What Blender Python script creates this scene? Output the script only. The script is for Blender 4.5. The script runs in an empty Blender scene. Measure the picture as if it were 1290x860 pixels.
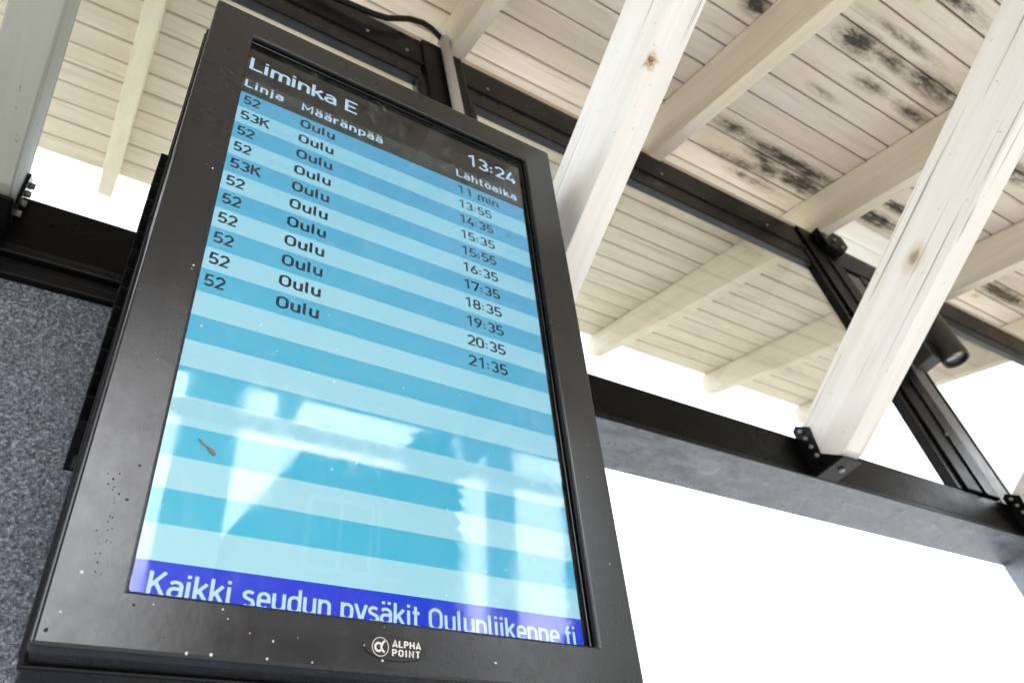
import bpy, bmesh, math, random
from mathutils import Matrix, Vector
random.seed(7)
D = bpy.data
sc = bpy.context.scene
COL = sc.collection
H = 1.5                                     # eye height above the paving

# ------------------------------------------------------------------ camera
cam = D.objects.new('camera', D.cameras.new('camera'))
COL.objects.link(cam)
Rc = Matrix(((0.8449, -0.2683, -0.4627), (-0.5135, -0.6490, -0.5614), (-0.1497, 0.7119, -0.6861)))
Rc = Rc.to_quaternion().to_matrix()
cam.data.sensor_width = 36.0
cam.data.lens = 36.0 * 983.0 / 1290.0
cam.data.clip_start = 0.02
cam.data.clip_end = 3000
cam.data.dof.use_dof = True
cam.data.dof.focus_distance = 0.95
cam.data.dof.aperture_fstop = 8.0
cam.matrix_world = Matrix.Translation((0, 0, H)) @ Rc.to_4x4()
sc.camera = cam

# ------------------------------------------------------------------ sky, sun, exposure
SUN_EL, SUN_AZ = math.radians(56), math.radians(165)      # azimuth clockwise from +Y
w = D.worlds.new('World'); sc.world = w; w.use_nodes = True
nt = w.node_tree; nt.nodes.clear()
sky = nt.nodes.new('ShaderNodeTexSky'); sky.sky_type = 'NISHITA'; sky.sun_disc = False
sky.sun_elevation = SUN_EL; sky.sun_rotation = SUN_AZ
sky.air_density = 1.0; sky.dust_density = 4.0; sky.ozone_density = 1.0
hs = nt.nodes.new('ShaderNodeHueSaturation'); hs.inputs['Saturation'].default_value = 0.25
bg = nt.nodes.new('ShaderNodeBackground'); bg.inputs['Strength'].default_value = 0.15
wo = nt.nodes.new('ShaderNodeOutputWorld')
nt.links.new(sky.outputs[0], hs.inputs['Color']); nt.links.new(hs.outputs[0], bg.inputs[0])
nt.links.new(bg.outputs[0], wo.inputs[0])
sl = D.lights.new('sun', 'SUN'); sl.energy = 1.5; sl.angle = math.radians(12); sl.color = (1, .97, .94)
sun = D.objects.new('sun', sl); COL.objects.link(sun)
sd = Vector((math.sin(SUN_AZ) * math.cos(SUN_EL), math.cos(SUN_AZ) * math.cos(SUN_EL), math.sin(SUN_EL)))
sun.rotation_euler = sd.to_track_quat('Z', 'Y').to_euler()
sun.location = sd * 30
sc.view_settings.view_transform = 'Standard'
sc.view_settings.look = 'None'
sc.view_settings.exposure = 3.0
sc.view_settings.gamma = 1
sc.cycles.max_bounces = 10
sc.cycles.transparent_max_bounces = 12

# ------------------------------------------------------------------ node helpers
class N:
    def __init__(s, name):
        s.m = D.materials.new(name); s.m.use_nodes = True
        s.t = s.m.node_tree; s.t.nodes.clear()
        s.o = s.t.nodes.new('ShaderNodeOutputMaterial')
    def n(s, typ, **kw):
        x = s.t.nodes.new('ShaderNode' + typ)
        for k, v in kw.items(): setattr(x, k, v)
        return x
    def put(s, sock, v):
        if hasattr(v, 'links'): s.t.links.new(v, sock)
        elif v is not None: sock.default_value = v
    def math(s, op, a, b=None, c=None, clamp=False):
        x = s.n('Math', operation=op); x.use_clamp = clamp
        s.put(x.inputs[0], a)
        if b is not None: s.put(x.inputs[1], b)
        if c is not None: s.put(x.inputs[2], c)
        return x.outputs[0]
    def vmath(s, op, a, b, out=0):
        x = s.n('VectorMath', operation=op); s.put(x.inputs[0], a)
        if b is not None: s.put(x.inputs[1], b)
        return x.outputs[out]
    def noise(s, vec, scale, detail=3, rough=.55, dist=0):
        x = s.n('TexNoise'); s.put(x.inputs['Vector'], vec); x.inputs['Scale'].default_value = scale
        x.inputs['Detail'].default_value = detail; x.inputs['Roughness'].default_value = rough
        x.inputs['Distortion'].default_value = dist
        return x.outputs['Fac']
    def voro(s, vec, scale, feature='F1', out='Distance'):
        x = s.n('TexVoronoi', feature=feature); s.put(x.inputs['Vector'], vec); x.inputs['Scale'].default_value = scale
        return x.outputs[out]
    def ramp(s, fac, *stops, interp='LINEAR'):
        x = s.n('ValToRGB'); s.put(x.inputs[0], fac); e = x.color_ramp.elements
        x.color_ramp.interpolation = interp
        while len(e) < len(stops): e.new(.5)
        for q, (p, c) in zip(e, stops):
            q.position = p; q.color = tuple(c) + (1,) if hasattr(c, '__len__') else (c, c, c, 1)
        return x.outputs[0]
    def mix(s, fac, a, b, mode='MIX'):
        x = s.n('Mix', data_type='RGBA', blend_type=mode)
        s.put(x.inputs[0], fac)
        for i, v in ((6, a), (7, b)):
            if isinstance(v, tuple): v = v + (1,) if len(v) == 3 else v
            s.put(x.inputs[i], v)
        return x.outputs[2]
    def mapv(s, src, scale=(1, 1, 1), rot=(0, 0, 0), loc=(0, 0, 0)):
        x = s.n('Mapping'); s.put(x.inputs[0], src)
        x.inputs['Scale'].default_value = scale; x.inputs['Rotation'].default_value = rot; x.inputs['Location'].default_value = loc
        return x.outputs[0]
    def pos(s): return s.n('NewGeometry').outputs['Position']
    def bump(s, h, strength=.3, dist=.002):
        x = s.n('Bump'); s.put(x.inputs['Height'], h); x.inputs['Strength'].default_value = strength
        x.inputs['Distance'].default_value = dist
        return x.outputs[0]
    def bsdf(s, col, rough=.5, metal=0, normal=None, spec=None, coat=None):
        x = s.n('BsdfPrincipled')
        if isinstance(col, tuple): col = col + (1,)
        s.put(x.inputs['Base Color'], col); s.put(x.inputs['Roughness'], rough); s.put(x.inputs['Metallic'], metal)
        if normal is not None: s.put(x.inputs['Normal'], normal)
        if spec is not None: s.put(x.inputs['Specular IOR Level'], spec)
        if coat is not None: s.put(x.inputs['Coat Weight'], coat)
        s.t.links.new(x.outputs[0], s.o.inputs[0])
        return x
M = {}

PITCH = math.radians(19.0)
P0 = Vector((0, 1, 2.84 + H)); DN = Vector((0, -math.sin(PITCH), math.cos(PITCH))); DD = Vector((0, math.cos(PITCH), math.sin(PITCH)))

KNOT = (.762, .3505, 1.3545 + H)
def wood(name, base, rotx, stretch, knots=.5, warm=(.42, .30, .17), wear=.25, stains=None, rough=.55, grime=.12, kvar=.16, cracks=0):
    """painted timber; stretch = scale of the grain along (x, across, depth) after turning by rotx"""
    n = N(name); p = n.pos()
    oi = n.n('ObjectInfo')
    q0 = n.vmath('SUBTRACT', p, KNOT)
    off = n.vmath('SCALE', n.n('CombineXYZ').outputs[0], None)
    cmb = n.n('CombineXYZ'); n.put(cmb.inputs[0], n.math('MULTIPLY', oi.outputs['Random'], 37.0)); n.put(cmb.inputs[2], n.math('MULTIPLY', oi.outputs['Random'], 11.0))
    rotm = n.n('VectorRotate', rotation_type='X_AXIS'); n.put(rotm.inputs['Vector'], p); rotm.inputs['Angle'].default_value = rotx
    q = n.vmath('ADD', rotm.outputs[0], cmb.outputs[0])
    g = n.mapv(q, scale=stretch)
    grain = n.noise(g, 1.0, 6, .65, .6)
    fine = n.noise(g, 4.0, 4, .7)
    blot = n.noise(q, 3.2, 3, .5)
    col = n.mix(n.ramp(grain, (.38, 0.0), (.72, 1.0)), base, tuple(c * f for c, f in zip(base, (.80, .77, .72))))
    col = n.mix(n.ramp(fine, (.60, 0.0), (.80, wear)), col, (.30, .24, .17))
    col = n.mix(n.ramp(blot, (.35, 0.0), (.75, .5)), col, tuple(c * f for c, f in zip(base, (.92, .86, .76))))
    col = n.mix(n.math('MULTIPLY', oi.outputs['Random'], .35), col, tuple(c * f for c, f in zip(base, (.86, .82, .76))))
    # knots
    kv = n.mapv(q, scale=tuple(3.2 if s_ < max(stretch) * .5 else 5.2 for s_ in stretch))
    kd = n.voro(kv, 1.0); kr = n.voro(kv, 1.0, out='Color')
    ks = n.n('SeparateXYZ'); n.put(ks.inputs[0], kr)
    kw = n.math('ADD', kd, n.math('ADD', n.math('MULTIPLY', n.math('SUBTRACT', fine, .5), .10), n.math('MULTIPLY', ks.outputs[0], kvar)))
    col = n.mix(n.ramp(kw, (.11, knots * .75), (.19, 0.0)), col, warm)
    col = n.mix(n.ramp(kw, (.06, knots), (.10, 0.0)), col, (.10, .055, .025))
    if name == 'brace_paint':
        kd2 = n.vmath('DISTANCE', n.mapv(q0, scale=(1, 1, 1)), (0, 0, 0), out=1)
        kk = n.math('ADD', kd2, n.math('MULTIPLY', n.math('SUBTRACT', n.noise(p, 60, 4, .7), .5), .05))
        col = n.mix(n.ramp(kk, (.008, .9), (.024, 0.0)), col, (.50, .34, .16))
        col = n.mix(n.ramp(kk, (.003, 1.0), (.012, 0.0)), col, (.12, .06, .03))
    if cracks:
        ck = n.noise(n.mapv(q, scale=tuple(v_ * (2.2 if v_ > 5 else .8) for v_ in stretch)), 1.0, 3, .5, .2)
        col = n.mix(n.ramp(ck, (.655, 0.0), (.70, cracks)), col, (.16, .13, .09))
    # grime specks
    sp = n.noise(q, 55, 2, .5)
    col = n.mix(n.ramp(sp, (.70, 0.0), (.76, grime)), col, (.10, .09, .07))
    if stains:
        rel = n.vmath('SUBTRACT', p, tuple(P0))
        sx = n.n('SeparateXYZ'); n.put(sx.inputs[0], rel)
        s_ = n.vmath('DOT_PRODUCT', rel, tuple(DD), out=1)
        wob = n.noise(n.mapv(q, scale=(1, 2.6, 2.6)), 16, 6, .72, .4)
        wo2 = n.noise(n.mapv(q, scale=(1, 7, 7)), 9, 5, .75, .3)
        wsh = n.math('ADD', n.math('MULTIPLY', n.math('SUBTRACT', wob, .5), 3.0), n.math('MULTIPLY', n.math('SUBTRACT', wo2, .5), 2.0))
        tot = None
        for cx, cs, rx, rs, a in stains:
            dx = n.math('MULTIPLY', n.math('SUBTRACT', sx.outputs[0], cx), 1 / (rx * 1.3))
            ds = n.math('MULTIPLY', n.math('SUBTRACT', s_, cs), 1 / (rs * 1.1))
            r2 = n.math('SQRT', n.math('ADD', n.math('MULTIPLY', dx, dx), n.math('MULTIPLY', ds, ds)))
            v = n.math('MULTIPLY', n.math('SUBTRACT', 1.3, r2), a * .85, clamp=True)
            tot = v if tot is None else n.math('MAXIMUM', tot, v)
        st = n.math('ADD', tot, n.math('MULTIPLY', wsh, n.math('MINIMUM', n.math('MULTIPLY', tot, 1.2), .75)))
        brown = n.ramp(st, (.06, 0.0), (.55, .60))
        black = n.ramp(st, (.50, 0.0), (1.05, .92))
        col = n.mix(brown, col, (.22, .17, .12))
        col = n.mix(black, col, (.018, .017, .014))
    nb = n.bump(n.math('ADD', n.math('MULTIPLY', grain, .6), n.math('MULTIPLY', fine, .4)), .35, .0025)
    n.bsdf(col, n.ramp(blot, (.3, rough - .08), (.7, rough + .1)), normal=nb, spec=.4)
    M[name] = n.m

STAINS = [(2.45, -.215, .26, .035, 1.25), (2.33, -.165, .10, .03, .9), (2.60, -.140, .13, .045, 1.25), (2.40, -.125, .07, .04, 1.1), (2.07, -.225, .09, .035, .9),
          (2.25, -.085, .18, .03, .8), (2.40, -.035, .16, .03, .7), (2.13, -.80, .10, .05, 1.25), (2.30, -.81, .12, .035, .85), (2.55, -.82, .17, .05, .95),
          (2.35, -.69, .09, .03, .8), (2.62, -.69, .10, .03, 1.0), (2.22, -.56, .08, .02, .65), (2.25, -.90, .22, .02, .7), (1.69, -.70, .05, .04, 1.2), (1.62, -.80, .10, .02, .6),
          (3.10, -.165, .16, .045, 1.25), (3.14, -.275, .10, .03, 1.2), (4.28, -.13, .22, .045, 1.25), (3.9, -.23, .2, .03, .8), (2.2, -1.10, .20, .03, 1.0), (2.5, -1.22, .2, .04, .9),
          (.62, -.42, .08, .02, .7), (1.05, -.60, .16, .012, .8), (1.22, -.55, .04, .02, .8), (3.25, -.72, .2, .05, 1.0)]
wood('ceiling_board_paint', (.76, .685, .62), -PITCH, (2.2, 26, 26), knots=.6, stains=STAINS, wear=.4, cracks=.25)
wood('rafter_paint', (.76, .70, .60), -PITCH, (26, 1.6, 26), knots=.35, wear=.2)
wood('outer_board_paint', (.76, .68, .605), -PITCH, (2.2, 26, 26), knots=.6, wear=.45, cracks=.35)
wood('brace_paint', (.87, .865, .85), math.radians(28.7), (30, 1.3, 30), knots=.6, wear=.28, warm=(.55, .40, .22), grime=.25, kvar=.22, cracks=.75)
wood('shaded_worn_paint', (.36, .38, .34), math.radians(28.7), (30, 1.3, 30), knots=.4, wear=.5, warm=(.3, .25, .16), grime=.7, kvar=.22, cracks=.8)  # grey-green puts the left brace's shade into the paint, along with wear
wood('trim_paint', (.60, .53, .47), 0, (3, 30, 30), knots=.2)
wood('sun_patch_and_box_white', (.86, .86, .85), -PITCH, (2.5, 20, 20), knots=.0, wear=.05, grime=.05)  # bright white of the painted sun patch, also used on the junction box

def metal(name, col, r0=.28, r1=.5, dust=.12, dustcol=(.16, .16, .15), bumpS=.12, scale=6, streak=(1, 1, 1), spec=.5, specks=0):
    n = N(name); p = n.n('TexCoord').outputs['Object']
    v = n.mapv(p, scale=streak)
    a = n.noise(v, scale, 5, .6); b = n.noise(p, 160, 2, .5); c = n.noise(p, 38, 4, .65)
    cc = n.mix(n.ramp(a, (.45, 0.0), (.8, dust)), col, dustcol)
    if specks:
        vd = n.voro(p, 55)
        rnd = n.voro(p, 55, out='Color')
        sxr = n.n('SeparateXYZ'); n.put(sxr.inputs[0], rnd)
        on = n.math('GREATER_THAN', sxr.outputs[0], 1 - specks)
        dot = n.math('MULTIPLY', n.math('LESS_THAN', vd, n.math('MULTIPLY', sxr.outputs[1], .10)), on)
        cc = n.mix(n.math('MULTIPLY', dot, .8), cc, n.mix(n.math('GREATER_THAN', sxr.outputs[2], .5), (.008, .008, .008), (.45, .43, .38)))
    rr = n.ramp(n.math('ADD', n.math('MULTIPLY', a, .6), n.math('MULTIPLY', c, .4)), (.35, r0), (.68, r1))
    n.bsdf(cc, rr, normal=n.bump(n.math('ADD', b, n.math('MULTIPLY', a, 2)), bumpS, .0006), spec=spec)
    M[name] = n.m
metal('black_steel', (.0018, .0018, .0018), .22, .45, dust=.15, dustcol=(.007,.007,.007), spec=.07)
metal('frame_steel', (.0028, .0029, .0033), .22, .42, dust=.15, dustcol=(.012,.012,.013), spec=.14)
metal('edge_steel', (.012, .013, .017), .3, .5, dust=.5, dustcol=(.05, .05, .06), scale=25)
metal('grey_steel', (.10, .10, .098), .35, .55)
metal('bezel_paint', (.0022, .0042, .0062), .18, .32, dust=.25, dustcol=(.011, .013, .016), specks=.02, bumpS=.11, spec=.66, scale=4)
metal('cabinet_paint', (.0022, .0022, .0025), .22, .40, dust=.1, dustcol=(.010,.010,.010), spec=.25)
metal('gloss_trim', (.003, .004, .004), .12, .30, dust=.3, dustcol=(.02,.02,.02), scale=40)
metal('conduit_metal', (.55, .53, .50), .3, .45, dust=.4, dustcol=(.35, .30, .24))
metal('lamp_metal', (.022, .022, .020), .36, .5, dustcol=(.035,.035,.032))
metal('zinc_bolt', (.22, .215, .20), .25, .5)
metal('rubber', (.0015, .0015, .0015), .5, .7, dustcol=(.02,.02,.02), spec=.3)
metal('reflection_brick_wall', (.22, .10, .07), .8, .9)
metal('shingle', (.05, .05, .05), .8, .9)

def simple_noise_mat(name, c1, c2, scale, rough=.8, bs=.4, bd=.01, detail=6):
    n = N(name); p = n.pos(); f = n.noise(p, scale, detail, .7)
    n.bsdf(n.mix(n.ramp(f, (.35, 0.0), (.65, 1.0)), c1, c2), rough, normal=n.bump(f, bs, bd)); M[name] = n.m
simple_noise_mat('paving', (.21, .21, .205), (.15, .15, .147), 9)
simple_noise_mat('asphalt', (.055, .055, .057), (.035, .035, .036), 30)
simple_noise_mat('grass', (.07, .085, .04), (.10, .10, .055), 5)
simple_noise_mat('bark', (.10, .08, .06), (.16, .14, .12), 14)
simple_noise_mat('leaf', (.045, .075, .02), (.09, .12, .04), 3)
simple_noise_mat('reflection_plaster', (.42, .40, .35), (.36, .34, .30), 4)
simple_noise_mat('insect_skin', (.13, .105, .06), (.24, .21, .15), 400, bd=.0003)
simple_noise_mat('roof_felt', (.05, .035, .025), (.07, .05, .035), 12)

# galvanised, dirty soffit of the lower beam; its blue doubles as mirrored sky on a post
n = N('zinc_and_sky_tint'); p = n.pos()
a = n.noise(n.mapv(p, scale=(1.5, 3, 3)), 7, 6, .7, .8); b = n.voro(p, 55, out='Distance'); c = n.noise(p, 90, 3)
col = n.mix(n.ramp(a, (.35, 0.0), (.62, 1.0)), (.125, .138, .160), (.235, .255, .29))
col = n.mix(n.ramp(a, (.60, 0.0), (.70, .35)), col, (.52, .56, .63))
col = n.mix(n.ramp(n.noise(p, 14, 4), (.60, 0.0), (.72, .6)), col, (.07, .075, .09))
scr_ = n.noise(n.mapv(p, scale=(1, 14, 14)), 16, 5, .7, .3)
col = n.mix(n.ramp(scr_, (.56, 0.0), (.68, .45)), col, (.38, .40, .44))
col = n.mix(n.ramp(c, (.60, 0.0), (.68, .6)), col, (.06, .065, .08))
n.bsdf(col, n.ramp(a, (.3, .30), (.7, .55)), metal=.35, normal=n.bump(n.math('ADD', a, n.math('MULTIPLY', c, .5)), .3, .002)); M['zinc_and_sky_tint'] = n.m

# speckled textured wall panel
n = N('speckled_panel'); p = n.pos()
v1 = n.noise(p, 290, 3, .7); v2 = n.noise(p, 150, 2, .6); v3 = n.noise(p, 5, 2); wn = n.noise(p, 330, 1, .5)
v = n.math('ADD', n.math('MULTIPLY', v1, .6), n.math('MULTIPLY', v2, .4))
col = n.ramp(v, (.38, (.030, .034, .044)), (.48, (.10, .115, .145)), (.55, (.175, .197, .24)), (.63, (.37, .40, .46)))
col = n.mix(n.ramp(wn, (.63, 0.0), (.68, .6)), col, (.45, .47, .52))
col = n.mix(n.ramp(v3, (.4, 0.0), (.7, .3)), col, (.10, .11, .13))
n.bsdf(col, .5, normal=n.bump(v, .8, .004), spec=.35); M['speckled_panel'] = n.m

# panes
def glass(name, dust, dustcol, rough=.0, scratch=False):
    n = N(name); p = n.n('TexCoord').outputs['Object']
    gm = n.n('NewGeometry')
    cs = n.math('ABSOLUTE', n.vmath('DOT_PRODUCT', gm.outputs['Normal'], gm.outputs['Incoming'], out=1))
    fz = n.math('ADD', n.math('MULTIPLY', n.math('POWER', n.math('SUBTRACT', 1.0, cs, clamp=True), 5.0), .965), .035)
    gl = n.n('BsdfGlossy'); gl.inputs['Roughness'].default_value = rough
    tr = n.n('BsdfTransparent'); tr.inputs['Color'].default_value = (.97, .985, .98, 1)
    m1 = n.n('MixShader'); n.put(m1.inputs[0], fz); n.put(m1.inputs[1], tr.outputs[0]); n.put(m1.inputs[2], gl.outputs[0])
    df = n.n('BsdfDiffuse'); df.inputs['Color'].default_value = dustcol + (1,)
    f = n.noise(n.mapv(p, scale=(3, 1, 1)), 6, 6, .7, 1.0); g = n.noise(p, 120, 2); s = n.noise(n.mapv(p, scale=(9, 1, 1.4)), 9, 5, .75, 2)
    d = n.math('MULTIPLY', n.ramp(f, (.45, .12), (.72, 1.0)), dust)
    if rough > 0:
        sm = n.noise(n.mapv(p, scale=(2.2, 1, .8)), 9, 5, .7, 1.5)
        n.put(gl.inputs['Roughness'], n.ramp(sm, (.38, rough * .35), (.62, rough * 2.2)))
        wet = n.noise(n.mapv(p, scale=(1, 1, 1)), 24, 4, .65, .8)
        d = n.math('ADD', d, n.math('MULTIPLY', n.math('MULTIPLY', n.ramp(wet, (.52, 0.0), (.66, 1.0)), n.ramp(sm, (.46, 0.0), (.60, 1.0))), .035))
    d = n.math('ADD', d, n.math('MULTIPLY', n.ramp(g, (.74, 0.0), (.80, 1.0)), dust * 3))
    d = n.math('ADD', d, n.math('MULTIPLY', n.ramp(s, (.60, 0.0), (.72, 1.0)), dust * 1.2), clamp=True)
    m2 = n.n('MixShader'); n.put(m2.inputs[0], d); n.put(m2.inputs[1], m1.outputs[0]); n.put(m2.inputs[2], df.outputs[0])
    n.t.links.new(m2.outputs[0], n.o.inputs[0]); M[name] = n.m
glass('window_glass', .008, (.5, .5, .48))
glass('screen_glass', .016, (.75, .78, .8), rough=.034)

# lit liquid crystal screen: each colour washes out and dims when it is seen from below, as such screens do
def lcd(name, near, far):
    n = N(name)
    lw = n.n('LayerWeight'); lw.inputs['Blend'].default_value = .5       # facing: 1-cos
    p = n.n('TexCoord').outputs['Object']
    f = n.ramp(lw.outputs['Facing'], (.06, 0.0), (.50, 1.0))
    c = n.mix(f, near, far)
    em = n.n('Emission'); n.put(em.inputs[0], c); em.inputs[1].default_value = LCD
    gl = n.n('BsdfDiffuse'); gl.inputs['Color'].default_value = ((.0015, .0015, .002, 1) if 'text_dark' in name or 'header' in name else (.006, .007, .008, 1))
    ad = n.n('AddShader'); n.put(ad.inputs[0], em.outputs[0]); n.put(ad.inputs[1], gl.outputs[0])
    n.t.links.new(ad.outputs[0], n.o.inputs[0]); M[name] = n.m
LCD = 1 / 2 ** sc.view_settings.exposure
lcd('stripe_dark', (.085, .62, .84), (.085, .36, .62))
lcd('stripe_light', (.50, .87, .97), (.24, .60, .80))
lcd('header_black', (.004, .004, .004), (.004, .004, .004))
lcd('header_grey', (.05, .065, .06), (.035, .05, .048))
lcd('footer_blue', (.012, .055, .80), (.012, .05, .6))
lcd('text_dark', (.002, .012, .030), (.002, .012, .030))
lcd('text_light', (.62, .86, 1.0), (.50, .70, .90))
lcd('badge_white', (.0, .0, .0), (.0, .0, .0))
n = N('badge_white'); n.bsdf((.62, .62, .58), .5); M['badge_white'] = n.m
n = N('badge_black'); n.bsdf((.0015, .0015, .0012), .35); M['badge_black'] = n.m
n = N('bird_dirt'); n.bsdf((.62, .60, .52), .8); M['bird_dirt'] = n.m
n = N('dark_dirt'); n.bsdf((.002, .002, .002), .8); M['dark_dirt'] = n.m
n = N('lens_glass'); n.bsdf((.25, .27, .26), .12, metal=.6); M['lens_glass'] = n.m

# ------------------------------------------------------------------ mesh helpers
class MB:
    def __init__(s): s.bm = bmesh.new(); s.slots = []
    def _mi(s, mat):
        if mat not in s.slots: s.slots.append(mat)
        return s.slots.index(mat)
    def hexa(s, pts, mat=None):
        v = [s.bm.verts.new(p) for p in pts]
        for f in ((0, 3, 2, 1), (4, 5, 6, 7), (0, 1, 5, 4), (1, 2, 6, 5), (2, 3, 7, 6), (3, 0, 4, 7)):
            fc = s.bm.faces.new([v[i] for i in f])
            if mat: fc.material_index = s._mi(mat)
        return s
    def box(s, x0, x1, y0, y1, z0, z1, T=None, mat=None):
        pts = [(x0, y0, z0), (x1, y0, z0), (x1, y1, z0), (x0, y1, z0), (x0, y0, z1), (x1, y0, z1), (x1, y1, z1), (x0, y1, z1)]
        return s.hexa([T(p) if T else p for p in pts], mat)
    def prism(s, poly, a, b, axis='x', T=None, mat=None):
        """polygon of (p,q) extruded from a to b; axis x -> (a, p, q), y -> (p, a, q), z -> (p, q, a)"""
        def mk(p, q, t): return {'x': (t, p, q), 'y': (p, t, q), 'z': (p, q, t)}[axis]
        A = [s.bm.verts.new(T(mk(p, q, a)) if T else mk(p, q, a)) for p, q in poly]
        B = [s.bm.verts.new(T(mk(p, q, b)) if T else mk(p, q, b)) for p, q in poly]
        k = len(poly); fs = [s.bm.faces.new(A[::-1]), s.bm.faces.new(B)]
        for i in range(k): fs.append(s.bm.faces.new([A[i], A[(i + 1) % k], B[(i + 1) % k], B[i]]))
        if mat:
            for f in fs: f.material_index = s._mi(mat)
        return s
    def tube(s, pts, r, seg=12, cap=True, mat=None):
        pts = [Vector(p) for p in pts]; rings = []
        rs = r if hasattr(r, '__len__') else [r] * len(pts)
        up = Vector((.3, .2, 1)).normalized()
        for i, p in enumerate(pts):
            t = (pts[min(i + 1, len(pts) - 1)] - pts[max(i - 1, 0)]).normalized()
            u = t.cross(up)
            if u.length < .1: u = t.cross(Vector((1, 0, 0)))
            u.normalize(); v = t.cross(u)
            rings.append([s.bm.verts.new(p + rs[i] * (math.cos(a) * u + math.sin(a) * v)) for a in [2 * math.pi * k / seg for k in range(seg)]])
        fs = []
        for A, B in zip(rings, rings[1:]):
            for k in range(seg): fs.append(s.bm.faces.new([A[k], A[(k + 1) % seg], B[(k + 1) % seg], B[k]]))
        if cap: fs += [s.bm.faces.new(rings[0][::-1]), s.bm.faces.new(rings[-1])]
        for f in fs:
            f.smooth = True
            if mat: f.material_index = s._mi(mat)
        return s
    def build(s, name, mat, parent=None, bevel=0, seg=2, world=True):
        bm = s.bm
        bmesh.ops.recalc_face_normals(bm, faces=bm.faces)
        if bevel:
            es = [e for e in bm.edges if len(e.link_faces) == 2 and e.calc_face_angle(0) > .5]
            bmesh.ops.bevel(bm, geom=es, offset=bevel, segments=seg, profile=.5, affect='EDGES', clamp_overlap=True)
        me = D.meshes.new(name); 
        if parent is not None and world:
            bm.transform(abs_inv(parent))
        bm.to_mesh(me); bm.free()
        for m in (s.slots or [mat]): me.materials.append(M[m])
        o = D.objects.new(name, me); COL.objects.link(o)
        if parent is not None: o.parent = parent
        return o
def abs_mat(o):
    m = o.matrix_basis.copy()
    while o.parent: o = o.parent; m = o.matrix_basis @ m
    return m
def abs_inv(o): return abs_mat(o).inverted()
def empty(name, mat4, label, cat, group=None):
    o = D.objects.new(name, None); COL.objects.link(o); o.matrix_basis = mat4; o.empty_display_size = .1
    o['label'] = label; o['category'] = cat
    if group: o['group'] = group
    return o
def Tl(x, y, z): return Matrix.Translation((x, y, z))
def roofT(p):       # (x, s up the slope, n above the boards' underside) -> world
    return P0 + Vector((p[0], 0, 0)) + DD * p[1] + DN * p[2]

# ------------------------------------------------------------------ ground
def sheet(name, mat, x0, x1, y0, y1, z):
    me = D.meshes.new(name); me.from_pydata([(x0, y0, z), (x1, y0, z), (x1, y1, z), (x0, y1, z)], [], [(0, 1, 2, 3)])
    me.materials.append(M[mat]); o = D.objects.new(name, me); COL.objects.link(o); o['kind'] = 'structure'
    return o
sheet('ground', 'grass', -400, 400, -400, 400, -.13)
MB().box(-12, 14, -4.2, 6, -.12, 0).build('pavement', 'paving')['kind'] = 'structure'
sheet('road', 'asphalt', -200, 200, -11.5, -4.2, -.126)

# ------------------------------------------------------------------ unseen blocks and trees added across the street to shape screen reflections
def building(x0, x1, y0, y1, h, mat, floors, cols, label):
    b = empty('reflection_building', Tl((x0 + x1) / 2, y1, 0), label, 'building')
    MB().box(x0, x1, y0, y1, -.12, h).build('wall', mat, b)
    MB().box(x0 - .3, x1 + .3, y0 - .3, y1 + .3, h, h + .35).build('roof', 'shingle', b)
    wm = fm = None
    cw = (x1 - x0) / max(cols, 1); fh = h / floors
    for i in range(cols):
        for j in range(floors):
            c = Vector((x0 + cw * (i + .5), y1 + .01, fh * (j + .55)))
            if fm is None:
                f = MB(); 
                for a in ((-.75, .75, -.8, -.72), (-.75, .75, .72, .8), (-.75, -.67, -.72, .72), (.67, .75, -.72, .72), (-.03, .03, -.72, .72)): f.box(a[0], a[1], 0, .06, a[2], a[3])
                fo = f.build('window', 'trim_paint', b, world=False); fm = fo
                g = MB().box(-.67, .67, .01, .03, -.72, .72).build('pane', 'shop_glass', fo, world=False); wm = g
            else:
                fo = D.objects.new('window', fm.data); COL.objects.link(fo); fo.parent = b
                g = D.objects.new('pane', wm.data); COL.objects.link(g); g.parent = fo
            fo.location = c - Vector(((x0 + x1) / 2, y1, 0))
    return b
def spruce(x, y, h, r, label, sp=0):
    rnd = random.Random(int(x * 10) + 5)
    t = empty('reflection_spruce', Tl(x, y, -.12), label, 'tree')
    MB().tube([(x, y, -.12), (x, y, h * .5), (x, y, h * .97)], [.22, .13, .02], 8).build('trunk', 'bark', t)
    m = MB()
    for k in range(int(h * 26)):
        z = h * (.10 + .9 * (k / (h * 26)) ** .9); rr = r * (1 - z / h) ** .8 * rnd.uniform(.75, 1.12) + .12; a = rnd.uniform(0, 2 * math.pi)
        tip = Vector((x + rr * math.cos(a), y + rr * math.sin(a), z - rr * .35)); root = Vector((x, y, z))
        d = tip - root; sd_ = Vector((-math.sin(a), math.cos(a), 0))
        for q in range(9):
            f = (q + .6) / 9.5; p = root + d * f; ln = (.30 + .35 * (1 - f)) * rnd.uniform(.7, 1.3); wv = sd_ * ln * (1 if q % 2 else -1) + d.normalized() * ln * .5 + Vector((0, 0, rnd.uniform(-.3, .05)))
            u = Vector((rnd.uniform(-.1, .1), rnd.uniform(-.1, .1), -.16))
            vs = [m.bm.verts.new(v) for v in (p, p + wv * .5 + u, p + wv, p + wv * .5 - u * .8)]
            m.bm.faces.new(vs)
    c = m.build('crown', 'leaf', t); return t
M_ = N('shop_glass'); M_.bsdf((.03, .035, .04), .08); M['shop_glass'] = M_.m
building(-17, -2.0, -24, -14, 12.6, 'reflection_brick_wall', 4, 8, 'dark red brick block added across the road to shape the screen reflections, farthest left')
building(2.5, 3.3, -17, -14, 12.4, 'reflection_plaster', 4, 0, 'slim pale tower added for the screen reflections, across the road between the brick block and the long house')
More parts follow.
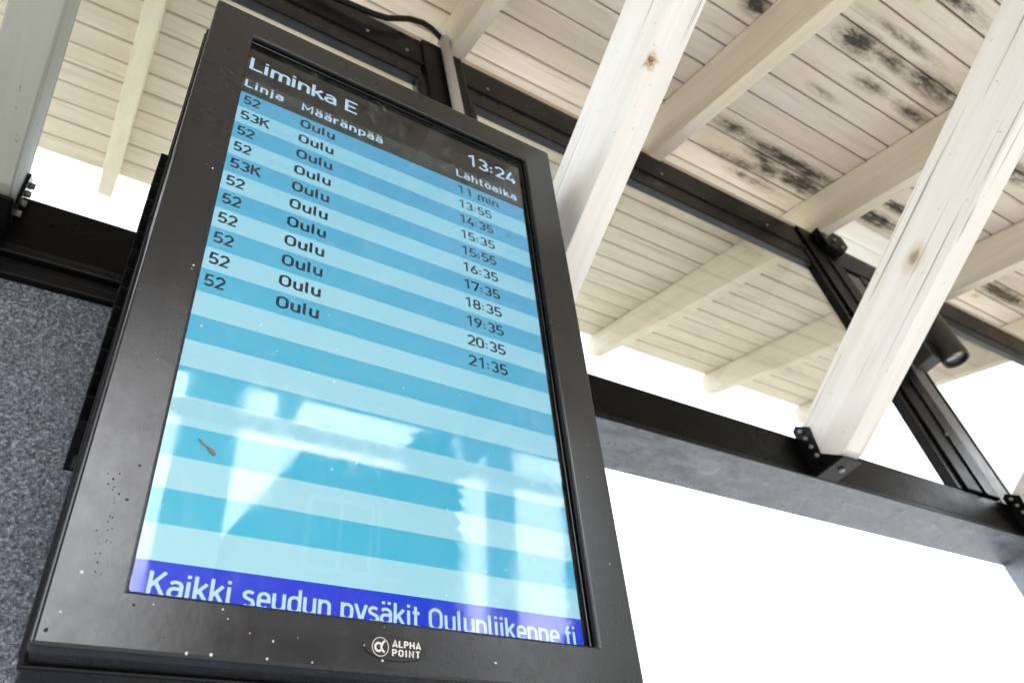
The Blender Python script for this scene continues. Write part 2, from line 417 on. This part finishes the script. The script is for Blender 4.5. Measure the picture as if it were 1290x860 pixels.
building(4.9, 8.1, -22, -14, 8.7, 'reflection_brick_wall', 3, 2, 'lower brick house added for the screen reflections, across the road between the slim tower and the spruce')
building(9.95, 10.35, -15, -14.2, 13.5, 'reflection_plaster', 1, 0, 'thin tall plastered shaft added to split the screen reflections, across the road beside the spruce')
building(15.8, 30, -19, -15, 13.5, 'reflection_plaster', 4, 7, 'pale plastered block added across the road to shape the screen reflections, farthest right')
spruce(12.9, -14.4, 13.2, 1.25, 'spruce added for the screen reflections, across the road between the thin shaft and the pale plastered block')
spruce(7.7, -13.6, 10.2, 1.25, 'dark spruce added for the screen reflections, across the road at the corner of the lower brick house')

# ------------------------------------------------------------------ the shelter
shelter = empty('bus_shelter', Tl(1.5, 1.0, 0), 'white painted timber and black steel bus shelter with boarded sloping roof around the screen', 'bus shelter')
S0, S1 = -2.80, 1.60
XL, XR = -1.45, 5.12
roof = MB().box(XL, XR, S0, S1, .020, .045, T=roofT).build('roof', 'roof_felt', shelter)
J = [.378]
for d in (.112, .115, .12, .119, .12, .121, .124, .128, .131, .130): J.append(J[-1] + d)
J = [j for j in J if j < S1 - .04] + [S1]
Jd = [.378]
while Jd[-1] > S0: Jd.append(Jd[-1] - (.1115 if Jd[-1] > -.5 else .1095))
Jd[-1] = S0
J = sorted(set(J + Jd))
for a, b in zip(J, J[1:]):
    g = random.uniform(.0026, .0050); dz = random.uniform(-.0012, .0012)
    mb = MB(); mb.prism([(a + g, .0195), (a + g, .004 + dz), (a + g + .003, dz), (b - g - .003, dz), (b - g, .004 + dz), (b - g, .0195)], XL, XR, 'x', T=roofT)
    mb.build('ceiling_board', 'ceiling_board_paint' if b < .3 else 'outer_board_paint', roof)
RAFX = [-1.10, -.135, .80, 1.73, 2.71, 3.70, 4.66]
for i, x in enumerate(RAFX):
    wd = .062 if x != 1.73 else .062
    prof = [(S0 + .02, -.004), (S0 + .02, -.20), (0.05, -.212), (.9, -.195), (S1 - .02, -.140), (S1 + .012, -.128), (S1 + .028, -.112), (S1 + .040, -.004)]
    MB().prism(prof, x, x + wd, 'x', T=roofT).build('rafter', 'rafter_paint', shelter, bevel=.004)
# timber blocking on top of the header beam between rafters
for a, b in zip(RAFX, RAFX[1:]):
    if abs(a - 2.71) < .01: continue
    MB().box(a + .062, b - .002, 1.005, 1.035, H + 2.632, H + 2.676).build('blocking_strip', 'trim_paint', shelter, bevel=.004)
# white boards added in one bay to stand in for a sunlit patch
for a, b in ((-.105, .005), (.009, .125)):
    MB().box(2.774, 3.698, a, b, -.014, -.003, T=roofT).build('sun_patch_board', 'sun_patch_and_box_white', shelter, bevel=.002)

# header beam
MB().box(-1.40, 5.05, 1.0, 1.0395, H + 2.452, H + 2.630).build('header_beam', 'black_steel', shelter, bevel=.006)
# wall (lower) beam and its zinc underside
wb = MB().box(-1.40, 3.4, 1.0, 1.165, H + 1.070, H + 1.200).build('wall_beam', 'black_steel', shelter, bevel=.008, seg=3)
MB().box(.86, 2.93, 1.004, 1.163, H + 1.062, H + 1.069).build('underside_plate', 'zinc_and_sky_tint', wb)
MB().prism([(1.0 - .003, 0), (1.0 + .002, 0), (1.0 + .002, .012), (1.0 - .003, .012)], .82, 3.4, 'x', T=lambda p: (p[0], p[1], p[2] + H + 1.060)).build('lip', 'frame_steel', wb, bevel=.001)
# posts between the panes
def post(x0, x1, xa, xb, z0=1.2, z1=2.63):
    p = MB().box(xa, xb, .990, 1.036, H + z0, H + z1).build('mullion', 'black_steel', shelter, bevel=.005)
    return p
p1 = post(.69, .861, .70, .855)
p2 = post(2.549, 2.94, 2.60, 2.80)
MB().box(2.7, 2.712, .984, .992, H + 1.2, H + 2.45).build('cover_strip', 'frame_steel', p2, bevel=.002)
MB().box(2.845, 2.94, 1.010, 1.07, H + 1.2, H + 2.44).build('flange', 'grey_steel', p2, bevel=.003)
# panes and their frames: bays -1.0..0.69, 0.861..2.549, 2.94..4.9
def bay(x0, x1, z0, z1, name='window_frame', yf=1.006):
    fr = MB(); t = .05; y0, y1 = yf, yf + .028
    fr.box(x0, x1, y0, y1, H + z1, H + z1 + t + .05)
    fr.box(x0, x0 + .018, y0 + .001, y1 - .001, H + z0, H + z1)
    fr.box(x1 - .018, x1, y0 + .001, y1 - .001, H + z0, H + z1)
    f = fr.build(name, 'frame_steel', shelter, bevel=.0025)
    MB().box(x0 + .018, x1 - .018, y0 + .004, y1 + .004, H + z1 - .004, H + z1 - .0005).build('bead', 'edge_steel', f)
    MB().box(x0 + .0182, x0 + .021, y0 + .004, y1 + .004, H + z0, H + z1 - .005).build('bead', 'edge_steel', f)
    MB().box(x1 - .021, x1 - .0182, y0 + .004, y1 + .004, H + z0, H + z1 - .005).build('bead', 'edge_steel', f)
    MB().box(x0 + .0215, x1 - .0215, y0 + .016, y0 + .020, H + z0, H + z1 - .0045).build('pane', 'window_glass', f)
    return f
bay(-1.1, .69, 1.201, 2.356)
bay(.862, 2.60, 1.201, 2.356)
bay(2.945, 4.95, 1.201, 2.395)
MB().box(2.56, 2.60, 1.0, 1.036, H + 1.2005, H + 2.45).build('mullion', 'frame_steel', shelter, bevel=.003)
# solid bay with the speckled panel, framed below the beam
MB().box(-1.32, .80, 1.012, 1.035, H - 1.40, H + 1.020).build('wall_panel', 'speckled_panel', shelter)
for z0, z1, y in ((1.052, 1.0695, .994), (1.031, 1.0505, 1.004), (1.008, 1.029, .998)):
    MB().box(-1.32, .82, y, 1.05, H + z0, H + z1).build('panel_trim', 'frame_steel', shelter, bevel=.003)
for xa, xb in ((.815, .86),):
    MB().box(xa, xb, 1.0, 1.10, 0, H + 1.061).build('post', 'black_steel', shelter, bevel=.004)
MB().box(2.93, 3.12, 1.004, 1.164, 0, H + 1.0695).build('post', 'zinc_and_sky_tint', shelter, bevel=.006)  # blue-grey colour stands in for the sky mirrored in this post
MB().box(-1.40, -1.3205, .995, 1.17, 0, H + 2.63).build('post', 'black_steel', shelter, bevel=.006)
MB().box(5.0, 5.1, 1.0, 1.17, 0, H + 2.45).build('post', 'black_steel', shelter, bevel=.006)

# diagonal braces with steel shoes
def lo(y): return 1.541 - .525 * y
def up(y): return 1.772 - .572 * y
BR = [(-1.10, .066, 0), (-.153 - .066, .066, 0), (.76, .066, 0), (1.77, .073, 0), (2.845, .073, 0), (3.86, .07, 0)]
for x, wd, _ in BR:
    pr = [(-.62, lo(-.62)), (-.62, up(-.62)), (.984, up(.984)), (.984, 1.1), (.975, 1.076), (.886, 1.076)]
    b = MB().prism([(p, q + H) for p, q in pr], x, x + wd, 'x').build('brace', 'shaded_worn_paint' if x < 0 else 'brace_paint', shelter, bevel=.003)
    sh = MB()
    sh.box(x - .004, x + wd + .004, .900, 1.0, H + 1.061, H + 1.067)
    sp = [(1.0, 1.061), (1.0, 1.216), (.985, 1.226), (.948, 1.196), (.954, 1.110), (.902, 1.067)]
    for xs in (x - .006, x + wd + .001):
        sh.prism([(p, q + H) for p, q in sp], xs, xs + .005, 'x')
    s = sh.build('shoe_bracket', 'frame_steel', b, bevel=.0012)
    bo = MB()
    for y_, z_ in ((.975, 1.198), (.971, 1.17), (.967, 1.14), (.963, 1.108)):
        for xs, xe in ((x - .014, x - .0062), (x + wd + .0062, x + wd + .014)):
            bo.tube([(xs, y_, z_ + H), (xe, y_, z_ + H)], .0062, 6)
    bo.tube([(x + wd * .55, .945, H + 1.0555), (x + wd * .55, .945, H + 1.0608)], .009, 8)
    bo.build('bolt', 'zinc_bolt', b)['kind'] = 'stuff'

# front beam and posts towards the street
MB().box(-1.4, 5.1, -1.66, -1.60, H + 1.73, H + 1.79).build('front_beam', 'black_steel', shelter, bevel=.006)
for x in (-1.4, 4.9):
    MB().box(x, x + .08, -1.655, -1.605, 0, H + 1.699).build('front_post', 'black_steel', shelter, bevel=.005)
# bracket at the corner of the header
nb = MB()
nb.prism([(2.70, 2.50), (2.70, 2.625), (2.78, 2.665), (2.90, 2.66), (2.90, 2.58), (2.82, 2.50)], .955, .989, 'y', T=lambda p: (p[0], p[1], p[2] + H))
nbo = nb.build('node_bracket', 'black_steel', shelter, bevel=.004)
bo = MB()
for x_, z_ in ((2.76, 2.62), (2.79, 2.575), (2.82, 2.535), (2.72, 2.56)): bo.tube([(x_, .945, H + z_), (x_, .9545, H + z_)], .008, 8)
bo.build('bolt', 'zinc_bolt', nbo)['kind'] = 'stuff'
bo = MB()
for x_ in (.50, .64, .95, 1.75, 2.35, -.1): bo.tube([(x_, .996, H + 2.50), (x_, 1.0, H + 2.50)], .006, 8)
for z_ in (1.45, 1.75, 2.1): bo.tube([(2.70, .984, H + z_), (2.70, .9895, H + z_)], .007, 8)
bo.build('screw', 'zinc_bolt', shelter)['kind'] = 'stuff'
# conduit on the first mullion
MB().tube([(.778, .968, H + 2.655), (.778, .968, H + 1.2)], .017, 14).build('conduit', 'conduit_metal', shelter)
MB().box(.765, .83, .95, .998, H + 2.66, H + 2.70).build('junction_box', 'sun_patch_and_box_white', shelter, bevel=.006)

# ------------------------------------------------------------------ cable
cb = MB().tube([Vector(p) + Vector((0, 0, H)) for p in [(-.9, .985, 2.60), (.0, .985, 2.585), (.35, .98, 2.575), (.51, .97, 2.578), (.56, .97, 2.600), (.60, .97, 2.640), (.65, .97, 2.690), (.70, .97, 2.712), (.735, .97, 2.700), (.76, .97, 2.668), (.773, .968, 2.640)]], .0105, 10).build('power_cable', 'rubber')
cb['label'] = 'black cable arching over the header beam into the metal conduit'; cb['category'] = 'cable'

# ------------------------------------------------------------------ spotlight
lx, ly, lz = 2.93, .875, H + 1.80
spot = empty('spotlight', Tl(lx, ly, lz), 'grey cylindrical spotlight pointing down beside the corner mullion, partly behind a brace', 'lamp')
R_ = .052
body = MB()
seg = 32
def ring(z, r): return [body.bm.verts.new((lx + r * math.cos(2 * math.pi * k / seg), ly + r * math.sin(2 * math.pi * k / seg), z)) for k in range(seg)]
rs = [ring(lz + .024, R_ * .80), ring(lz + .004, R_ * .82), ring(lz, R_ * .86), ring(lz, R_ * .98), ring(lz + .003, R_), ring(lz + .035, R_), ring(lz + .037, R_ * .985), ring(lz + .25, R_ * .985), ring(lz + .26, R_ * .9)]
for A, B in zip(rs, rs[1:]):
    for k in range(seg): body.bm.faces.new([A[k], A[(k + 1) % seg], B[(k + 1) % seg], B[k]]).smooth = True
body.bm.faces.new(rs[-1])
body.build('housing', 'lamp_metal', spot)
ln = MB(); ln.tube([(lx, ly, lz + .012), (lx, ly, lz + .020), (lx, ly, lz + .026)], [R_ * .70, R_ * .79, R_ * .3], 28); ln.build('lens', 'lens_glass', spot)
MB().box(lx - .10, lx - .02, ly + .03, ly + .12, lz + .02, lz + .12).build('mounting_arm', 'lamp_metal', spot, bevel=.006)

# ------------------------------------------------------------------ the display
RR = Matrix(((0.999970756527641, -0.00101984433736315, 0.007579314419181837), (0.001848996571117908, 0.9939066597168161, -0.11020949588053239), (-0.007420734547015114, 0.1102202870985584, 0.9938794801235683)))
CC = Vector((0.35767344, 0.6542932, 0.82287774 + H))
DM = Tl(*CC) @ RR.to_4x4()
disp = empty('departure_display', DM @ Tl(0, .08, -.5125), 'black outdoor screen showing the list of bus departures under the shelter roof', 'display')
def dT(p): return DM @ Vector(p)
UL_, UR_, VB, VT = -.3265, .3245, -.5125, .5185
AU, AB, AT = .2622, -.459, .4600
# bezel ring with rounded outer edge
def ringmesh(mb, outer, inner, y0, y1):
    """rectangular ring, outer/inner = (u0,u1,v0,v1)"""
    def rect(r, y): return [mb.bm.verts.new(dT((r[0], y, r[2]))), mb.bm.verts.new(dT((r[1], y, r[2]))), mb.bm.verts.new(dT((r[1], y, r[3]))), mb.bm.verts.new(dT((r[0], y, r[3])))]
    a, b, c, d = rect(outer, y0), rect(inner, y0), rect(outer, y1), rect(inner, y1)
    for k in range(4):
        j = (k + 1) % 4
        for q in ((a[k], a[j], b[j], b[k]), (c[k], d[k], d[j], c[j]), (a[k], c[k], c[j], a[j]), (b[k], b[j], d[j], d[k])): mb.bm.faces.new(q)
    return mb
bez = ringmesh(MB(), (UL_, UR_, VB, VT), (-AU, AU, AB, AT), 0, .024).build('bezel', 'bezel_paint', disp, bevel=.0035, seg=3)
inn = ringmesh(MB(), (-AU - .02, AU + .02, AB - .02, AT + .02), (-AU + .0008, AU - .0065, AB + .0004, AT - .006), .0245 - .0165, .0122).build('inner_trim', 'gloss_trim', bez, bevel=.001)
ringmesh(MB(), (-AU - .01, AU + .012, AB - .01, AT + .012), (-AU - .001, AU - .0032, AB - .001, AT - .0032), .0035, .0065).build('gasket', 'frame_steel', bez, bevel=.0008)
cab = MB()
cab.box(UL_ + .004, UR_ - .004, .0245, .060, VB + .003, VT - .003, T=dT)
cab.box(UL_ - .002, UR_ + .002, .0605, .072, VB - .001, VT + .001, T=dT)
cab.box(UL_ + .003, UR_ - .003, .0725, .155, VB + .006, VT - .006, T=dT)
cab = cab.build('cabinet', 'cabinet_paint', disp, bevel=.0025)
MB().box(UL_ - .0035, UL_ - .0022, .0640, .0685, VB + .01, VT - .01, T=dT).build('side_rail', 'frame_steel', cab)
MB().box(UL_ - .0055, UL_ + .002, .120, .124, -.29, .235, T=dT).build('louvre_plate', 'cabinet_paint', cab, bevel=.001)
for i in range(15):
    v = -.275 + i * .0325
    pl = [(.078, v + .020), (.080, v + .022), (.145, v - .004), (.143, v - .006)]
    MB().prism(pl, UL_ - .0120, UL_ + .0026, 'x', T=dT).build('louvre', 'cabinet_paint', cab, bevel=.0008)
# wall mount behind
MB().box(-.15, .15, .1555, .20, -.25, .25, T=dT).build('wall_mount', 'black_steel', disp)
mbm = MB(); mbm.box(.2, .5, .80, 1.004, H + .80, H + .84); mbm.box(.2, .5, .80, 1.004, H + .62, H + .66); mbm.build('wall_arm', 'black_steel', disp, bevel=.003)

# screen: flat coloured bands
YL = .0140
LU0, LU1 = -.2655, .2510
scr = MB()
def band(u0, u1, v0, v1, mat, y=YL):
    v = [scr.bm.verts.new(dT(p)) for p in ((u0, y, v0), (u1, y, v0), (u1, y, v1), (u0, y, v1))]
    scr.bm.faces.new(v).material_index = scr._mi(mat)
VS, VP = .3254, .03744
band(LU0, LU1, .3660, .470, 'header_black'); band(LU0, LU1, VS, .3660, 'header_grey')
for i in range(20): band(LU0, LU1, VS - VP * (i + 1), VS - VP * i, 'stripe_light' if i % 2 else 'stripe_dark')
band(LU0, LU1, -.475, VS - VP * 20, 'footer_blue')
band(LU1, AU + .008, -.475, .475, 'header_black')
band(LU0 - .006, LU0, -.475, .475, 'header_black')
screen = scr.build('screen', None, disp)
MB().box(-.2705, .2695, .0128, .0134, -.4715, .4745, T=dT).build('cover_glass', 'screen_glass', disp)

# --- stroke lettering
def arc(cx, cy, rx, ry, a0, a1, k=12):
    return [(cx + rx * math.cos(math.radians(a0 + (a1 - a0) * i / k)), cy + ry * math.sin(math.radians(a0 + (a1 - a0) * i / k))) for i in range(k + 1)]
T_, B_, X_ = .93, .07, .67
def stad(cx, w_, y0, y1):
    r = w_ / 2
    return arc(cx, y1 - r, r, r, 0, 180) + arc(cx, y0 + r, r, r, 180, 360) + [(cx + r, y1 - r)]
BOWL = stad(.265, .37, B_, X_)
def n_(x0=.08, x1=.44): return [[(x0, 0), (x0, .74)], arc((x0 + x1) / 2, X_ - (x1 - x0) / 2, (x1 - x0) / 2, (x1 - x0) / 2, 180, 0) + [(x1, 0)]]
def u_(): return [[(.08, .74), (.08, B_ + .18)] + arc(.26, B_ + .18, .18, .18, 180, 360)[1:] + [(.44, B_ + .1)], [(.44, .74), (.44, 0)]]
A_ = [[(.07, .60)] + arc(.24, .50, .19, .17, 130, 0) + [(.43, 0)], [(.43, .42), (.22, .42)] + arc(.20, .245, .145, .175, 90, 270)[1:] + [(.30, .07), (.43, .14)]]
DOTS = [[(.13, .88), (.13, 1.0)], [(.37, .88), (.37, 1.0)]]
G = {
 '0': (.60, [stad(.28, .42, B_, T_)]),
 '1': (.60, [[(.10, .74), (.35, .95), (.35, 0)]]),
 '2': (.60, [arc(.28, .68, .215, .25, 165, -28) + [(.09, B_), (.53, B_)]]),
 '3': (.60, [arc(.27, .70, .20, .23, 150, -90) , arc(.27, .275, .225, .205, 90, -155)]),
 '4': (.60, [[(.34, .97), (.07, .25), (.56, .25)], [(.42, .48), (.42, 0)]]),
 '5': (.60, [[(.49, T_), (.13, T_), (.10, .50)] + arc(.275, .31, .225, .24, 125, -150)]),
 '6': (.60, [[(.40, .97), (.12, .50)], arc(.285, .285, .215, .215, 0, 360, 20)]),
 '7': (.60, [[(.05, .80), (.05, T_), (.51, T_), (.21, 0)]]),
 '8': (.60, [arc(.28, .715, .185, .215, 0, 360, 20), arc(.28, .285, .215, .215, 0, 360, 20)]),
 '9': (.60, [[(.16, .03), (.44, .50)], arc(.275, .715, .215, .215, 0, 360, 20)]),
 ':': (.32, [[(.12, .13), (.12, .27)], [(.12, .50), (.12, .64)]]),
 '.': (.28, [[(.12, 0), (.12, .14)]]),
 'L': (.55, [[(.09, 1), (.09, B_), (.52, B_)]]),
 'E': (.62, [[(.55, T_), (.09, T_), (.09, B_), (.55, B_)], [(.09, .51), (.48, .51)]]),
 'K': (.66, [[(.09, 0), (.09, 1)], [(.54, 1), (.11, .42)], [(.25, .60), (.58, 0)]]),
 'M': (.84, [[(.09, 0), (.09, .95), (.40, .34), (.71, .95), (.71, 0)]]),
 'O': (.70, [stad(.33, .48, B_, T_)]),
 'A': (.66, [[(.04, 0), (.32, .98), (.60, 0)], [(.14, .24), (.50, .24)]]),
 'P': (.62, [[(.09, 0), (.09, T_), (.30, T_)] + arc(.32, .69, .20, .24, 90, -90)[1:] + [(.09, .45)]]),
 'H': (.70, [[(.09, 0), (.09, 1)], [(.57, 0), (.57, 1)], [(.09, .51), (.57, .51)]]),
 'I': (.30, [[(.12, 0), (.12, 1)]]),
 'N': (.72, [[(.09, 0), (.09, .95), (.57, .05), (.57, 1)]]),
 'T': (.58, [[(.02, T_), (.54, T_)], [(.28, T_), (.28, 0)]]),
 'i': (.26, [[(.10, 0), (.10, .74)], [(.10, .87), (.10, 1.0)]]),
 'l': (.30, [[(.10, 1), (.10, .18)] + arc(.20, .17, .10, .10, 180, 260, 5)]),
 'j': (.28, [[(.12, .74), (.12, -.08)] + arc(.02, -.08, .10, .10, 0, -90, 5)[1:], [(.12, .87), (.12, 1.0)]]),
 'm': (.82, [[(.08, 0), (.08, .74)], arc(.24, X_ - .16, .16, .16, 180, 0) + [(.40, 0)], arc(.56, X_ - .16, .16, .16, 180, 0) + [(.72, 0)]]),
 'n': (.56, n_()),
 'h': (.56, [[(.08, 0), (.08, 1)]] + n_()[1:]),
 'k': (.54, [[(.08, 0), (.08, 1)], [(.44, .74), (.10, .33)], [(.21, .46), (.48, 0)]]),
 'a': (.54, A_), 'ä': (.54, A_ + [[(x + 0, y) for x, y in d] for d in DOTS]),
 'o': (.54, [BOWL]), 'ö': (.54, [BOWL] + DOTS),
 'r': (.40, [[(.08, 0), (.08, .74)], arc(.28, .46, .20, .21, 180, 70, 8)]),
 'p': (.56, [[(.08, -.25), (.08, .74)], stad(.265, .37, B_, X_)]),
 'd': (.56, [[(.45, 0), (.45, 1)], stad(.265, .37, B_, X_)]),
 't': (.38, [[(.14, .95), (.14, .17)] + arc(.24, .17, .10, .10, 180, 270, 5)[1:] + [(.33, .07)], [(.01, X_), (.31, X_)]]),
 'u': (.56, u_()),
 's': (.50, [arc(.245, .53, .165, .14, 35, 200, 9) + [(.12, .43), (.36, .33)] + arc(.235, .20, .175, .13, 20, -150, 9)]),
 'e': (.54, [[(.09, .37), (.44, .37)] + arc(.265, .485, .175, .185, 0, 180)[1:] + arc(.265, .255, .175, .185, 180, 318)]),
 'y': (.52, [[(.04, .74), (.25, .06)], [(.46, .74), (.22, -.12), (.12, -.19)]]),
 'f': (.36, [[(.13, 0), (.13, .78)] + arc(.25, .80, .12, .13, 180, 85, 6), [(.01, X_), (.31, X_)]]),
 ' ': (.30, []),
}
def stroke(mb, pts, h, X):
    """constant-width mitred ribbon"""
    P = [Vector((a, b)) for a, b in pts]
    Q = [P[0]]
    for p in P[1:]:
        if (p - Q[-1]).length > 1e-4: Q.append(p)
    P = Q
    closed = (P[0] - P[-1]).length < 1e-3
    if closed: P = P[:-1]
    k = len(P); L = []; R = []
    for i in range(k):
        a = P[i - 1] if (i > 0 or closed) else None
        b = P[(i + 1) % k] if (i < k - 1 or closed) else None
        d1 = (P[i] - a).normalized() if a is not None else None
        d2 = (b - P[i]).normalized() if b is not None else None
        if d1 is None: d1 = d2
        if d2 is None: d2 = d1
        n1 = Vector((-d1.y, d1.x)); n2 = Vector((-d2.y, d2.x)); m = n1 + n2
        if m.length < .2: m = n1
        m.normalize(); f = min(1 / max(m.dot(n1), .3), 1.9)
        L.append(mb.bm.verts.new(X(P[i] + m * h * f))); R.append(mb.bm.verts.new(X(P[i] - m * h * f)))
    for i in range(k if closed else k - 1):
        j = (i + 1) % k
        try: mb.bm.faces.new((L[i], R[i], R[j], L[j]))
        except ValueError: pass
def text(string, name, mat, u0, v0, cap, u1=None, parent=None, y=YL - .0003, h=.080, track=.0):
    adv = sum(G[c][0] + track for c in string) - track - (G[string[-1]][0] - max([x for s_ in G[string[-1]][1] for x, _ in s_]) - h)
    sx = (u1 - u0) / adv if u1 else cap
    # letters keep their shape; a wider target only opens the spacing
    mb = MB(); x = 0
    lead = min([p for s_ in G[string[0]][1] for p, _ in s_]) - h
    gsx = min(max(sx, cap * .85), cap * 1.32) if u1 else cap
    nat = (adv - lead) * gsx
    ex = ((u1 - u0) - nat) / max(len(string) - 1, 1) if u1 else 0
    x = -lead * gsx; k = 0
    for c in string:
        for st in G[c][1]:
            k += 1
            stroke(mb, st, h, lambda p, x=x, k=k: dT((u0 + x + p.x * gsx, y - .00002 * (k % 5), v0 + p.y * cap)))
        x += (G[c][0] + track) * gsx + ex
    return mb.build(name, mat, parent)
text('Liminka E', 'station_title', 'text_light', -.2570, .3895, .0315, -.0725, screen, h=.068)
text('13:24', 'clock_digits', 'text_light', .1390, .3880, .0315, .2450, screen, h=.068)
for s_, a, b in (('Linja', -.2580, -.1975), ('Määränpää', -.1675, -.0275), ('Lähtöaika', .1135, .2390)):
    text(s_, 'column_heading', 'text_light', a, .3410, .0185, b, screen, h=.076)
rows = ['52', '53K', '52', '52', '53K', '52', '52', '52', '52', '52', '52']
times = ['11 min', '13:55', '14:35', '15:35', '15:55', '16:35', '17:35', '18:35', '19:35', '20:35', '21:35']
for i, (r, t) in enumerate(zip(rows, times)):
    vb = VS - VP * (i + 1) + .0107
    text(r, 'route_number', 'text_dark', -.2550, vb, .0195, -.2290 if len(r) == 2 else -.2105, screen)
    text('Oulu', 'destination_name', 'text_dark', -.1662, vb, .0195, -.1095, screen)
    text(t, 'departure_time', 'text_dark', .1140, vb, .0195, .1965 if 'min' in t else .1800, screen, h=.072)
text('Kaikki seudun pysäkit Oulunliikenne.fi', 'ticker_text', 'text_light', -.2462, -.4580, .0245, .2390, screen, h=.066)

# --- badge
bd = MB(); bc, bv = -.0030, -.4868
bd.prism([(bc + .0345 * math.cos(a), bv + .0122 * math.sin(a)) for a in [2 * math.pi * k / 48 for k in range(48)]], -.0012, .001, 'y', T=dT)
badge = bd.build('maker_badge', 'badge_black', bez, bevel=.0003)
mk = MB(); yb = -.00135
def bstroke(pts, h):
    stroke(mk, pts, h, lambda p: dT((p.x, yb, p.y)))
bstroke(arc(-.0208, -.4863, .0088, .0092, 0, 360, 40), .00035)
bstroke(arc(-.0228, -.4866, .0036, .0040, 40, 320, 20), .0011)
bstroke([(-.0160, -.4800), (-.0183, -.4822), (-.0200, -.4866), (-.0178, -.4905), (-.0160, -.4912)], .0010)
mk.build('alpha_sign', 'badge_white', bez)
text('ALPHA', 'badge_text', 'badge_white', -.0080, -.4852, .0066, .0248, bez, y=-.00135, h=.10)
text('POINT', 'badge_text', 'badge_white', -.0080, -.4940, .0066, .0240, bez, y=-.00135, h=.10)

# --- dirt on the bezel: bird lime and soot drops
def dots(name, mat, pts, y=-.0004):
    mb = MB()
    for u, v, r in pts:
        k = 7; c = mb.bm.verts.new(dT((u, y - r * .5, v)))
        rg = [mb.bm.verts.new(dT((u + r * random.uniform(.7, 1.2) * math.cos(a), y + .0003, v + r * random.uniform(.6, 1.2) * math.sin(a)))) for a in [2 * math.pi * q / k for q in range(k)]]
        for q in range(k): mb.bm.faces.new((c, rg[q], rg[(q + 1) % k]))
    o = mb.build(name, mat, bez); o['kind'] = 'stuff'
    return o
wd = [(-.3027, -.4487, .0017), (-.3106, -.4844, .0010), (-.2395, -.4665 - .003, .0008), (-.1735, -.475, .0009), (-.179, -.4668, .0012), (-.1293, -.491, .0011), (-.1516, -.4859, .0007),
      (-.276, .1162, .0015), (-.2714, -.0626, .0014), (-.2725, -.069, .0008), (-.106, -.4857, .0005), (-.0165, -.4656, .0006), (.2875, -.2247, .0006), (.3007, -.3504, .0009),
      (-.0178, -.4992, .0014), (-.0375, -.4860, .0012), (-.1332, -.5075, .0012), (-.2048, -.5085, .0016), (-.1835, -.5080, .0017), (-.09, -.5070, .001), (.0310, -.487, .0010), (.115, -.4905, .0016), (-.285, -.21, .0006), (.298, -.17, .0006)]
dots('lime_specks', 'bird_dirt', wd)
bdots = [(-.3006, -.3622, .0011), (-.297, -.3564, .0012), (-.2775, -.3373, .0014), (-.2813, -.3748, .0016), (-.2891, -.3706, .001), (-.3029, -.3517, .0008), (.2393, .4922, .0016), (-.2555, -.472, .0015), (-.3175, -.5, .002)]
for i in range(26): bdots.append((-.292 + random.gauss(0, .004), -.36 - i * .0035 + random.gauss(0, .004), random.uniform(.0004, .0009)))
for i in range(14): bdots.append((random.uniform(-.32, .32), random.uniform(-.508, -.465), random.uniform(.0003, .0007)))
dots('soot_specks', 'dark_dirt', bdots)
gd = MB()
# specks on the cover glass
gp = [(random.uniform(-.26, .25), random.uniform(-.45, -.05), random.uniform(.0004, .0009)) for _ in range(28)] + [(-.2476, -.1384, .002), (-.2365, -.341, .0012)]
o = dots('glass_specks', 'bird_dirt', gp, y=.0124)

# --- dried insect stuck on the glass
ins = MB()
body_ = [(-.2265, -.2871), (-.2235, -.2905), (-.2200, -.2935), (-.2165, -.2955), (-.2125, -.2985), (-.2075, -.3030)]
ins.tube([dT((u, .0110, v)) for u, v in body_], [.0004, .0018, .0009, .0012, .0026, .0014], 8)
for (a, b), (c, d) in (((-.2235, -.29), (-.229, -.2885)), ((-.22, -.2935), (-.2235, -.2975)), ((-.2125, -.298), (-.2085, -.2975))):
    ins.tube([dT((a, .0112, b)), dT(((a + c) / 2, .0100, (b + d) / 2)), dT((c, .0122, d))], .0003, 5)
io = ins.build('dried_insect', 'insect_skin'); io['label'] = 'small brown dried insect stuck to the lower left of the screen'; io['category'] = 'insect'

for ob in list(D.objects):
    if ob.type == 'EMPTY' or ob.type == 'MESH':
        if ob.parent is None and 'kind' not in ob and 'label' not in ob: ob['kind'] = 'structure'
